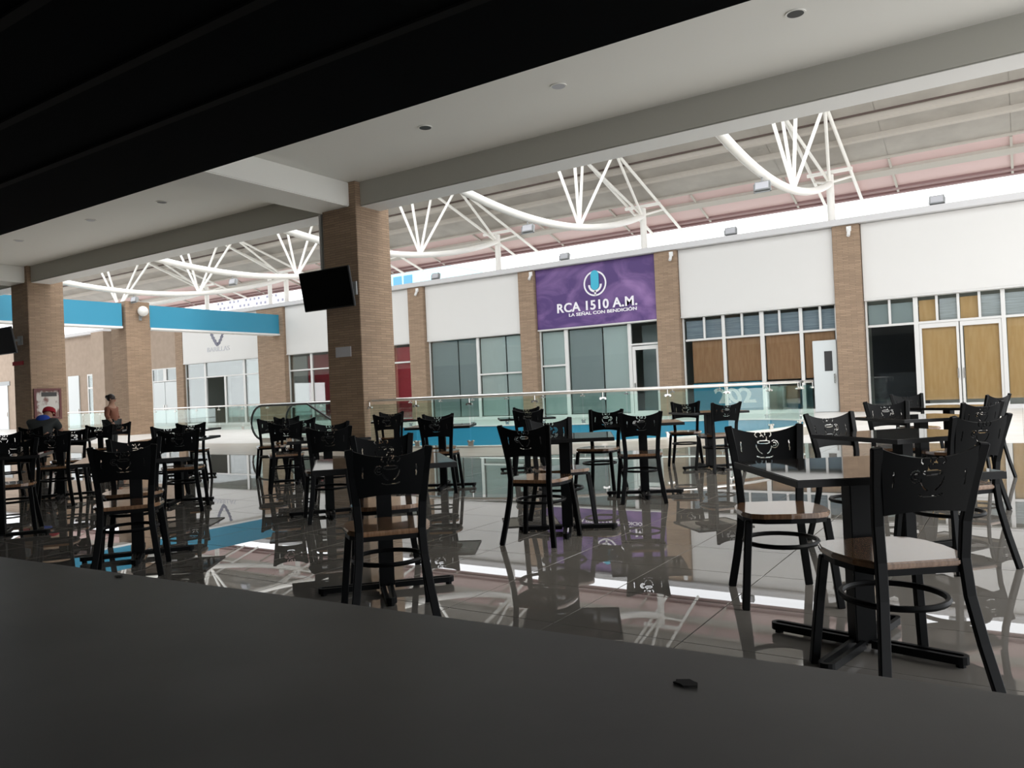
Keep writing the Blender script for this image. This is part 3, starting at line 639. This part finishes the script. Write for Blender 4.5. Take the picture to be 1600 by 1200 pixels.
# ------------------------------------------------ glass railings
def resample(path, step):
    pts = [Vector((x, y, 0)) for x, y in path]; L = [0]
    for a, b_ in zip(pts[:-1], pts[1:]): L.append(L[-1] + (b_ - a).length)
    n_ = max(1, round(L[-1] / step)); out = []
    for i in range(n_ + 1):
        d = L[-1] * i / n_; j = 0
        while j < len(L) - 2 and L[j + 1] < d: j += 1
        q = (d - L[j]) / max(1e-6, L[j + 1] - L[j]); out.append(pts[j].lerp(pts[j + 1], q))
    return out
def railing(path, z0, lab, step=1.35):
    t = root('glass_railing', (0, 0, 0), lab, 'railing')
    p = resample(path, step); fine = resample(path, .3)
    MB().tube([(q.x, q.y, 1.055) for q in fine], .032, 8).build('handrail', M['inox'], t, smooth=True)
    for a, b_ in zip(p[:-1], p[1:]):
        d = (b_ - a).normalized(); a2 = a + d * .02; b2 = b_ - d * .02
        MB().bar([(a2.x, a2.y, (z0 + .97) / 2), (b2.x, b2.y, (z0 + .97) / 2)], .012, .97 - z0).build('glass_pane', M['railglass'], t)
    for i, a in enumerate(p):
        lo_ = MB()
        d = (p[min(i + 1, len(p) - 1)] - p[max(i - 1, 0)]).normalized()
        c_ = MB().tube([(a.x, a.y, .93), (a.x, a.y, 1.03)], .012, 6)
        for s_ in (-.05, .05):
            q = a + d * s_; nrm = Vector((d.y, -d.x, 0)) * .03
            c_.tube([(q.x - nrm.x, q.y - nrm.y, .90), (q.x + nrm.x, q.y + nrm.y, .90)], .022, 8)
            lo_.tube([(q.x - nrm.x, q.y - nrm.y, z0 + .10), (q.x + nrm.x, q.y + nrm.y, z0 + .10)], .022, 8)
        c_.bar([(a.x - d.x * .06, a.y - d.y * .06, .915), (a.x + d.x * .06, a.y + d.y * .06, .915)], .02, .03)
        lo_.bar([(a.x - d.x * .06, a.y - d.y * .06, z0 + .05), (a.x + d.x * .06, a.y + d.y * .06, z0 + .05)], .03, .10)
        c_.build('clamp', M['inox'], t); lo_.build('floor_clamp', M['inox'], t)
    return t
mid = offset_path(OPEN, .10, True)
ncurve = len(OPEN) - 4
cut = [i for i, p in enumerate(mid[:ncurve]) if p[1] < 19.0]
half = max(i for i in cut if mid[i][0] > -12)
railing([(-12.36, 12.9)] + mid[:half + 1], .035, 'glass railing with steel handrail along the near side of the opening')
railing(mid[half + 1:ncurve], .035, 'glass railing with steel handrail along the far side of the opening')
railing([(-21.6, 21.5), (-46, 21.6)], .02, 'glass railing on the floor behind the people, at the left', 1.6)

# escalator behind the middle pillar
def escalator():
    t = root('escalator', (-17.3, 14.95, 0), 'escalator with glass balustrades going down left of the middle pillar', 'escalator')
    a = radians(30)
    steps_w = .5
    for i in range(12):
        x = .9 + i * .4; z = -.02 - max(0, (i - 1)) * .2
        MB().box(x, x + .4, -steps_w, steps_w, z - .22, z).build('step', M['lampmetal'], t)
    MB().box(-.6, .9, -steps_w, steps_w, -.02, .012).build('comb_plate', M['inox'], t)
    for s_ in (-.62, .62):
        prof = []
        for i in range(13):
            q = pi / 2 + pi * i / 12
            prof.append((-.55 + .48 * cos(q), .56 + .48 * sin(q)))
        prof = [(5.2, 1.04 - (5.2 - 1.3) * .5), (1.3, 1.04)] + prof
        inner = prof + [(1.3, .08), (5.2, .08 - 3.9 * .5)]
        MB().prism([(p[0], p[1]) for p in inner], -.006, .006).xf(Matrix.Translation((0, s_, 0)) @ Matrix.Rotation(pi / 2, 4, 'X')).build('glass_balustrade', M['railglass'], t)
        MB().tube([(p[0], s_, p[1]) for p in prof], .03, 8).build('handrail', M['rubber'], t, smooth=True)
        MB().bar([(-.6, s_, .06), (1.3, s_, .06), (5.2, s_, .06 - 1.95)], .10, .14).build('skirt', M['inox'], t)
    return t
escalator()

# ------------------------------------------------ chairs
def backrest():
    # curved panel with the coffee-cup cutout, grid cells removed inside the strokes
    NX, NZ = 112, 60; z0, z1 = .635, .872
    def seg(p, a, b_):
        a = Vector(a); b_ = Vector(b_); d = b_ - a; t_ = max(0, min(1, (p - a).dot(d) / d.length_squared)); return (p - a - d * t_).length
    S = []
    def arc(cx_, cz_, rx, rz_, a0, a1, w=.0028, n=10):
        pp = [(cx_ + rx * cos(radians(a0 + (a1 - a0) * i / n)), cz_ + rz_ * sin(radians(a0 + (a1 - a0) * i / n))) for i in range(n + 1)]
        for a, b_ in zip(pp[:-1], pp[1:]): S.append((a, b_, w))
    arc(-.030, .822, .017, .014, -20, 250); arc(-.012, .806, .010, .012, 150, 20)
    arc(.022, .824, .017, .016, 300, 560); arc(.006, .804, .008, .014, 20, -70)
    arc(-.004, .781, .034, .009, 20, 160); arc(-.004, .781, .034, .008, 200, 340)
    arc(-.004, .775, .042, .058, 190, 250); arc(-.004, .775, .042, .058, 290, 345)
    arc(.052, .770, .020, .020, 130, -130); arc(.052, .770, .009, .009, 120, -120)
    arc(-.004, .712, .045, .014, 205, 335)
    S.append(((-.128, .735), (-.128, .785), .0032)); S.append(((.128, .735), (.128, .785), .0032))
    def cut(x, z):
        x = -x; p = Vector((x, z))
        for a, b_, w in S:
            if abs(x - (a[0] + b_[0]) / 2) < .06 and abs(z - (a[1] + b_[1]) / 2) < .06 and seg(p, a, b_) < w: return True
        return False
    def pt(u, v):
        hw = .148 + (.180 - .148) * v
        topz = z1 - .040 * (1 - abs(u) ** 2.2)
        botz = z0 + .012 * (1 - u * u) - .0
        z = botz + (topz - botz) * v
        return u * hw, z
    bm = bmesh.new(); V = {}
    def gv(i, j):
        if (i, j) not in V:
            x, z = pt(-1 + 2 * i / NX, j / NZ)
            y = -.205 - (z - .62) * .26 - .022 * (1 - (x / .2) ** 2)
            V[i, j] = bm.verts.new((x, y, z))
        return V[i, j]
    for i in range(NX):
        for j in range(NZ):
            x, z = pt(-1 + 2 * (i + .5) / NX, (j + .5) / NZ)
            if cut(x, z): continue
            bm.faces.new((gv(i, j), gv(i + 1, j), gv(i + 1, j + 1), gv(i, j + 1)))
    r = bmesh.ops.extrude_face_region(bm, geom=bm.faces[:])
    bmesh.ops.translate(bm, vec=(0, .007, .002), verts=[v for v in r['geom'] if isinstance(v, bmesh.types.BMVert)])
    bmesh.ops.recalc_face_normals(bm, faces=bm.faces)
    me = bpy.data.meshes.new('backrest'); bm.to_mesh(me); bm.free(); me.materials.append(M['chair'])
    me.polygons.foreach_set('use_smooth', [True] * len(me.polygons))
    try: me.set_sharp_from_angle(angle=radians(40))
    except Exception: pass
    return me
def make_chair():
    t = root('dining_chair', (0, 0, 0), 'x', 'chair')
    o = bpy.data.objects.new('backrest', backrest()); C.objects.link(o); o.parent = t
    poly = []
    for i in range(13):   # round front
        a = radians(-20 + 220 * i / 12); poly.append((.215 * cos(a), .045 + .19 * sin(a) * 1.0))
    seat = [(-.155, -.20), (.155, -.20), (.205, -.10), (.222, .02), (.215, .12), (.185, .20), (.13, .23), (0, .24), (-.13, .23), (-.185, .20), (-.215, .12), (-.222, .02), (-.205, -.10)]
    MB().prism(seat, .445, .470).build('seat', M['seat'], t, bevel=.006)
    MB().bar([(x * .9, y * .9, .433) for x, y in seat], .022, .024, closed=True).build('seat_frame', M['chair'], t)
    for s_ in (-1, 1):
        # rear leg runs up into the back post
        MB().bar([(s_ * .205, -.275, 0), (s_ * .178, -.235, .18), (s_ * .158, -.205, .34), (s_ * .152, -.192, .47), (s_ * .160, -.198, .60), (s_ * .174, -.228, .74), (s_ * .190, -.268, .875)], .040, .022, up=Vector((0, 1, 0))).build('leg', M['chair'], t, bevel=.004, seg=1)
        MB().bar([(s_ * .226, .190, 0), (s_ * .204, .170, .25), (s_ * .186, .150, .43)], .036, .026, up=Vector((0, 1, 0))).build('leg', M['chair'], t, bevel=.004, seg=1)
    pts = []
    for i in range(28):
        a = 2 * pi * i / 28; pts.append((.178 * cos(a), .0 + .19 * sin(a), .30))
    MB().tube(pts, .012, 6, closed=True).build('foot_ring', M['chair'], t, smooth=True)
    return t
chair0 = make_chair(); used = [False]
def ray_xy(px, D):
    r = (px - 800) / F
    return D * (-sin(PSI) + r * cos(PSI)), D * (cos(PSI) + r * sin(PSI))
def chair(x, y, deg, lab, group='black coffee cup chairs at the tables'):
    o = chair0 if not used[0] else copy_tree(chair0); used[0] = True
    o.location = (x, y, 0); o.rotation_euler = (0, 0, radians(deg)); o['label'] = lab; o['group'] = group
    return o
CH = [
    (-0.43, 3.17, 38, 'black chair nearest the camera at the right, back to the viewer'),
    (-1.06, 4.05, 208, 'black chair facing the viewer behind the near right table'),
    (-0.39, 5.21, 48, 'black chair directly behind the nearest right chair, seen at an angle'),
    (-0.93, 5.57, 230, 'black chair at the left corner of the second table on the right'),
    (-0.46, 7.37, 48, 'third black chair from the camera in the right-hand file of backs'),
    (-0.95, 7.81, 208, 'black chair behind the third table on the right, facing the viewer'),
    (-0.43, 9.54, 60, 'farthest black chair in the right-hand file, nearly side-on'),
    (-1.09, 10.70, 210, 'small far black chair in front of the dark pane of the right shop'),
    (-3.05, 4.97, 8, 'black chair in the centre of the picture, back to the viewer'),
    (-3.24, 5.61, 228, 'black chair facing the viewer behind the centre table'),
    (-5.63, 8.94, 32, 'black chair in the centre standing before the blue band, back to the viewer'),
    (-6.28, 9.92, 212, 'black chair hidden behind the centre chair before the blue band'),
    (-3.15, 7.03, 28, 'black chair right of the centre with a purple sheen under it, back to the viewer'),
    (-3.89, 7.60, 186, 'black chair left of and behind the one right of the centre'),
    (-3.92, 10.29, 197, 'black chair below the pillar right of the purple sign, crossed by a table edge'),
    (-3.25, 9.65, 46, 'black chair in front of the blue window banner'),
    (-2.74, 2.95, 48, 'large black chair in front of the middle pillar, back to the viewer'),
    (-3.34, 3.60, 226, 'black chair facing the viewer just behind the large one before the middle pillar'),
    (-5.47, 5.13, 50, 'black chair in front of the dark face of the middle pillar'),
    (-6.23, 5.90, 228, 'black chair hidden behind the one at the dark face of the middle pillar'),
    (-9.53, 7.80, 230, 'black chair in front of the escalator loop, left one'),
    (-10.04, 8.54, 230, 'black chair in front of the escalator loop, farthest one'),
    (-8.60, 7.57, 228, 'black chair in front of the escalator, right one beside the pillar'),
    (-7.75, 6.57, 50, 'black chair with reddish seat in front of the escalator, nearest one'),
    (-7.92, 8.63, 42, 'black chair standing against the light face of the middle pillar'),
    (-8.66, 9.54, 222, 'black chair half hidden behind the one against the light pillar face'),
    (-5.70, 7.09, 30, 'black chair right of the middle pillar, before the left end of the blue band'),
    (-6.21, 7.70, 218, 'black chair hidden behind the one at the left end of the blue band'),
    (-5.17, 3.00, 54, 'large black chair at the left, back to the viewer'),
    (-5.89, 3.46, 236, 'black chair facing the viewer just behind the large left one'),
    (-9.00, 5.76, 236, 'black chair below the sunlit pillar, facing the viewer'),
    (-10.43, 7.09, 50, 'small black chair right of the sunlit pillar, farthest of its cluster'),
    (-7.62, 5.04, 50, 'black chair with its back to the viewer just right of the large left one'),
    (-7.98, 3.48, 236, 'black chair at the left edge with its legs in view'),
    (-11.76, 5.13, 55, 'black chair cut by the left edge, below the man'),
    (-9.75, 4.77, 55, 'black chair between the left edge and the large left chair, back to the viewer'),
    (-10.78, 5.45, 236, 'black chair facing the viewer right of the man in the cap'),
    (-13.15, 7.19, 55, 'small black chair in front of the standing person, back to the viewer'),
    (-14.00, 7.99, 240, 'small black chair right of the standing person'),
    (-15.10, 7.08, 42, 'black chair the man in the red cap sits on'),
]
for x, y, deg, lab in CH: chair(x, y, deg, lab)

# ------------------------------------------------ tables
def make_table():
    t = root('cafe_table', (0, 0, 0), 'x', 'table')
    o = MB().box(-.38, .38, -.38, .38, .728, .75).build('tabletop', M['top'], t, bevel=.003)
    MB().box(-.382, .382, -.384, -.380, .722, .748).box(-.382, .382, .380, .384, .722, .748).box(-.384, -.380, -.382, .382, .722, .748).box(.380, .384, -.382, .382, .722, .748).build('edge_band', M['edge'], o)
    MB().box(-.17, .17, -.17, .17, .712, .728).build('mounting_plate', M['chair'], t)
    MB().box(-.042, .042, -.042, .042, .03, .715).build('column', M['chair'], t, bevel=.004)
    for q in range(4):
        a = q * pi / 2 + pi / 4
        R = Matrix.Rotation(a, 4, 'Z')
        pts = [(.045, -.022, .03), (.36, -.022, .03)] + [(.36 + .022 * sin(pi * i / 6), -.022 * cos(pi * i / 6), .03) for i in range(1, 6)] + [(.36, .022, .03), (.045, .022, .03)]
        b_ = MB().bar(pts, .018, .03); b_.lathe([(.018, 0), (.018, .016)], (.36, 0, 0), 8)
        b_.xf(R).build('base_arm', M['chair'], t)
    return t
TB = [
    (-0.59, 3.44, 34, 'square dark table nearest the camera at the right'),
    (-0.64, 5.41, 49, 'second square table from the camera on the right'),
    (-0.74, 7.54, 38, 'third square table from the camera on the right'),
    (-0.68, 9.75, 60, 'farthest square table on the right, before the yellow papered shop'),
    (-3.13, 3.35, 46, 'square table behind the large chair before the middle pillar'),
    (-3.05, 5.36, 28, 'square table in the centre of the picture'),
    (-3.28, 7.40, 28, 'square table behind the chair right of the centre'),
    (-3.45, 9.90, 46, 'far square table before the blue window banner'),
    (-5.71, 5.35, 50, 'square table in front of the dark face of the middle pillar'),
    (-5.88, 7.36, 30, 'square table behind the chair at the left end of the blue band'),
    (-5.90, 9.30, 37, 'far square table in the centre before the blue band'),
    (-5.60, 3.31, 56, 'square table hidden behind the large left chair'),
    (-8.25, 5.40, 38, 'square table below and right of the sunlit pillar'),
    (-8.40, 7.30, 48, 'square table among the chairs before the escalator'),
    (-8.39, 9.34, 42, 'square table beside the light face of the middle pillar'),
    (-7.73, 3.28, 56, 'square table cut by the left edge of the picture'),
    (-10.55, 5.22, 56, 'square table left of the large left chair, farther back'),
    (-11.05, 7.45, 38, 'square table between the small chairs right of the sunlit pillar'),
    (-13.53, 7.38, 55, 'far square table in front of the standing person'),
    (-15.76, 7.84, 42, 'square table the man in the cap leans over'),
]
tab0 = make_table()
for i, (x, y, deg, lab) in enumerate(TB):
    o = tab0 if i == 0 else copy_tree(tab0)
    o.location = (x, y, 0); o.rotation_euler = (0, 0, radians(deg)); o['label'] = lab; o['group'] = 'square cafe tables'
    if i:
        for ch in o.children:
            if ch.name.startswith('base_arm'): ch.rotation_euler = (0, 0, pi / 4)

# ------------------------------------------------ counter in front of the viewer
t = root('counter', (-.32, .46, 0), 'dark charcoal counter top filling the foreground', 'counter', rz=radians(2.6))
MB().box(-3.2, 2.6, -.75, 0, .915, .95).build('countertop', M['counter'], t, bevel=.004)
MB().box(-3.1, 2.5, -.62, -.12, .05, .915).build('base', M['plastic'], t)
MB().box(-3.1, 2.5, -.58, -.16, 0, .05).build('plinth', M['rubber'], t)
b_ = MB()
pts = [(.0065 * cos(2 * pi * i / 12) * (1 + .25 * sin(3 * i)), .0045 * sin(2 * pi * i / 12) * (1 + .2 * cos(2 * i))) for i in range(12)]
b_.prism(pts, .0, .001); o = b_.build('crumb', M['dirt']); o.location = (-.162, .409, .9502); tag(o, 'dark crumb lying on the counter at the lower right', 'crumb')
b_ = MB(); b_.prism([(x * .8, y * .55) for x, y in pts], 0, .001); o = b_.build('crumb', mat('grey_crumb', (.02, .02, .018), .9)); o.location = (-.755, .425, .9502); tag(o, 'faint dark scuff on the counter at the left', 'crumb')

# ------------------------------------------------ people
def skin_body(name, pts, edges, rad, m, parent, sub=2, rootv=0):
    me = bpy.data.meshes.new(name); me.from_pydata(pts, edges, []); o = bpy.data.objects.new(name, me); C.objects.link(o)
    md = o.modifiers.new('s', 'SKIN'); me.skin_vertices[0].data[rootv].use_root = True
    for i, r in enumerate(rad): me.skin_vertices[0].data[i].radius = (r, r) if not isinstance(r, tuple) else r
    o.modifiers.new('u', 'SUBSURF').levels = sub; o.modifiers['u'].render_levels = sub
    dg = bpy.context.evaluated_depsgraph_get(); dg.update(); m2 = bpy.data.meshes.new_from_object(o.evaluated_get(dg)); bpy.data.objects.remove(o)
    m2.name = name; m2.materials.clear(); m2.materials.append(m); m2.polygons.foreach_set('use_smooth', [True] * len(m2.polygons))
    q = bpy.data.objects.new(name, m2); C.objects.link(q); q.parent = parent; return q
def head_bits(t, c, face, s=1.0, hairm=None, hair=True):
    f = Vector(face).normalized(); side = Vector((f.y, -f.x, 0)).normalized(); c = Vector(c); up = side.cross(f).normalized()
    b_ = MB().ball(c + f * .1 * s - up * .01, .017, 8); b_.build('nose', M['skin'], t, smooth=True)
    for q in (-1, 1):
        MB().ball(c + f * .088 * s + side * q * .033 + up * .01, .010, 8).build('eye', M['hair'], t, smooth=True)
        MB().ball(c + side * q * .078 - up * .005, .02, 8).build('ear', M['skin'], t, smooth=True)
    MB().ball(c + f * .088 * s - up * .05, .018, 8, .35).build('mouth', M['red'], t, smooth=True)
def hand(t, p, d, m=None):
    p = Vector(p); d = Vector(d).normalized(); s_ = Vector((d.y, -d.x, 0)).normalized()
    b_ = MB().tube([p, p + d * .08], .032, 8)
    for i, ln in enumerate((.06, .07, .075, .065)):
        q = p + d * .075 + s_ * (-.03 + .02 * i); b_.tube([q, q + d * ln * .6 + Vector((0, 0, -.004)), q + d * ln + Vector((0, 0, -.022))], .0085, 6)
    q = p + d * .02 - s_ * .03; b_.tube([q, q + d * .035 - s_ * .03, q + d * .065 - s_ * .03], .010, 6)
    return b_.build('hand', M['skin'], t, smooth=True)
# seated man leaning over the table (local: faces +y)
px, py = -15.10, 7.10
man = root('person', (px, py, 0), 'seated man in a red cap and blue and charcoal top leaning over a table', 'person', rz=radians(42))
HZ = 1.12
skin_body('body', [(0, .03, .63), (0, .08, .74), (0, .20, .92), (0, .30, 1.0), (0, .40, 1.05), (0, .46, 1.10),
                   (.20, .22, .93), (.22, .38, .76), (.16, .56, .79), (-.20, .22, .93), (-.22, .38, .76), (-.16, .56, .79),
                   (.10, .05, .62), (.13, .42, .585), (.13, .44, .12), (.13, .54, .05), (-.10, .05, .62), (-.13, .42, .585), (-.13, .44, .12), (-.13, .54, .05)],
          [(0, 1), (1, 2), (2, 3), (3, 4), (4, 5), (2, 6), (6, 7), (7, 8), (2, 9), (9, 10), (10, 11), (0, 12), (12, 13), (13, 14), (14, 15), (0, 16), (16, 17), (17, 18), (18, 19)],
          [.15, .15, .15, .07, .085, .09, .07, .05, .035, .07, .05, .035, .09, .075, .055, .045, .09, .075, .055, .045], M['skin'], man)
skin_body('shirt', [(0, .04, .67), (0, .07, .76), (0, .21, .92), (.20, .21, .93), (.22, .34, .80), (-.21, .21, .93), (-.22, .34, .80)],
          [(0, 1), (1, 2), (2, 3), (3, 4), (2, 5), (5, 6)], [.17, .18, .18, .095, .075, .095, .075], M['darkcloth'], man)
skin_body('blue_yoke', [(-.15, .20, 1.0), (0, .21, 1.02), (.15, .20, 1.0), (0, .08, .96)], [(0, 1), (1, 2), (1, 3)], [.105, .125, .105, .12], M['royal'], man, rootv=1)
skin_body('trousers', [(0, .04, .69), (.10, .06, .625), (.13, .42, .59), (.13, .44, .14), (-.10, .06, .625), (-.13, .42, .59), (-.13, .44, .14)],
          [(0, 1), (1, 2), (2, 3), (0, 4), (4, 5), (5, 6)], [.16, .105, .09, .07, .105, .09, .07], M['plastic'], man)
for s_ in (-1, 1): MB().box(s_ * .13 - .05, s_ * .13 + .05, .38, .64, 0, .09).build('shoe', M['rubber'], man, bevel=.02)
head_bits(man, (0, .47, 1.10), (0, .8, -.6))
c_ = MB().lathe([(.112, 0), (.112, .03), (.10, .075), (.07, .10), (.02, .11)], (0, 0, 0), 16); c_.prism([(-.07, .08), (.07, .08), (.05, .18), (-.05, .18)], 0, .015)
o = c_.xf(Matrix.Translation((0, .46, 1.11)) @ Matrix.Rotation(radians(-22), 4, 'X')).build('cap', M['red'], man, smooth=True)
hand(man, (.15, .57, .79), (-.3, 1, 0)); hand(man, (-.15, .57, .79), (.3, 1, 0))
# standing woman behind the railing of chairs
px, py = ray_xy(173, 19.6)
wo = root('person', (px, py, 0), 'standing person in a brown top with dark hair tied up, by the sunlit pillar', 'person', rz=radians(-60))
skin_body('body', [(0, 0, .80), (0, 0, .98), (0, 0, 1.17), (0, .01, 1.26), (0, .02, 1.34), (0, .03, 1.40),
                   (.16, 0, 1.15), (.21, .0, .95), (.19, .12, .80), (-.16, 0, 1.15), (-.21, 0, .95), (-.19, .12, .80),
                   (.08, 0, .76), (.09, .01, .42), (.09, 0, .08), (.09, .10, .04), (-.08, 0, .76), (-.09, .01, .42), (-.09, 0, .08), (-.09, .10, .04)],
          [(0, 1), (1, 2), (2, 3), (3, 4), (4, 5), (2, 6), (6, 7), (7, 8), (2, 9), (9, 10), (10, 11), (0, 12), (12, 13), (13, 14), (14, 15), (0, 16), (16, 17), (17, 18), (18, 19)],
          [.14, .115, .13, .05, .082, .085, .055, .042, .03, .055, .042, .03, .085, .06, .04, .035, .085, .06, .04, .035], M['skin'], wo)
skin_body('top', [(0, 0, .78), (0, 0, .98), (0, 0, 1.16), (.17, 0, 1.15), (.22, 0, .97), (.2, .06, .88), (-.17, 0, 1.15), (-.22, 0, .97), (-.2, .06, .88)],
          [(0, 1), (1, 2), (2, 3), (3, 4), (4, 5), (2, 6), (6, 7), (7, 8)], [.17, .145, .15, .075, .06, .05, .075, .06, .05], M['browncloth'], wo)
skin_body('trousers', [(0, 0, .76), (.08, 0, .74), (.09, .01, .42), (.09, 0, .10), (-.08, 0, .74), (-.09, .01, .42), (-.09, 0, .10)],
          [(0, 1), (1, 2), (2, 3), (0, 4), (4, 5), (5, 6)], [.155, .10, .075, .055, .10, .075, .055], M['darkcloth'], wo)
for s_ in (-1, 1): MB().box(s_ * .09 - .042, s_ * .09 + .042, -.06, .17, 0, .07).build('shoe', M['rubber'], wo, bevel=.02)
head_bits(wo, (0, .03, 1.385), (0, 1, -.1), .9)
MB().ball((0, -.005, 1.415), .102, 14).build('hair', M['hair'], wo, smooth=True)
MB().ball((0, -.10, 1.44), .05, 10).build('hair_bun', M['hair'], wo, smooth=True)
hand(wo, (.19, .13, .79), (0, .4, -.9)); hand(wo, (-.19, .13, .79), (0, .4, -.9))
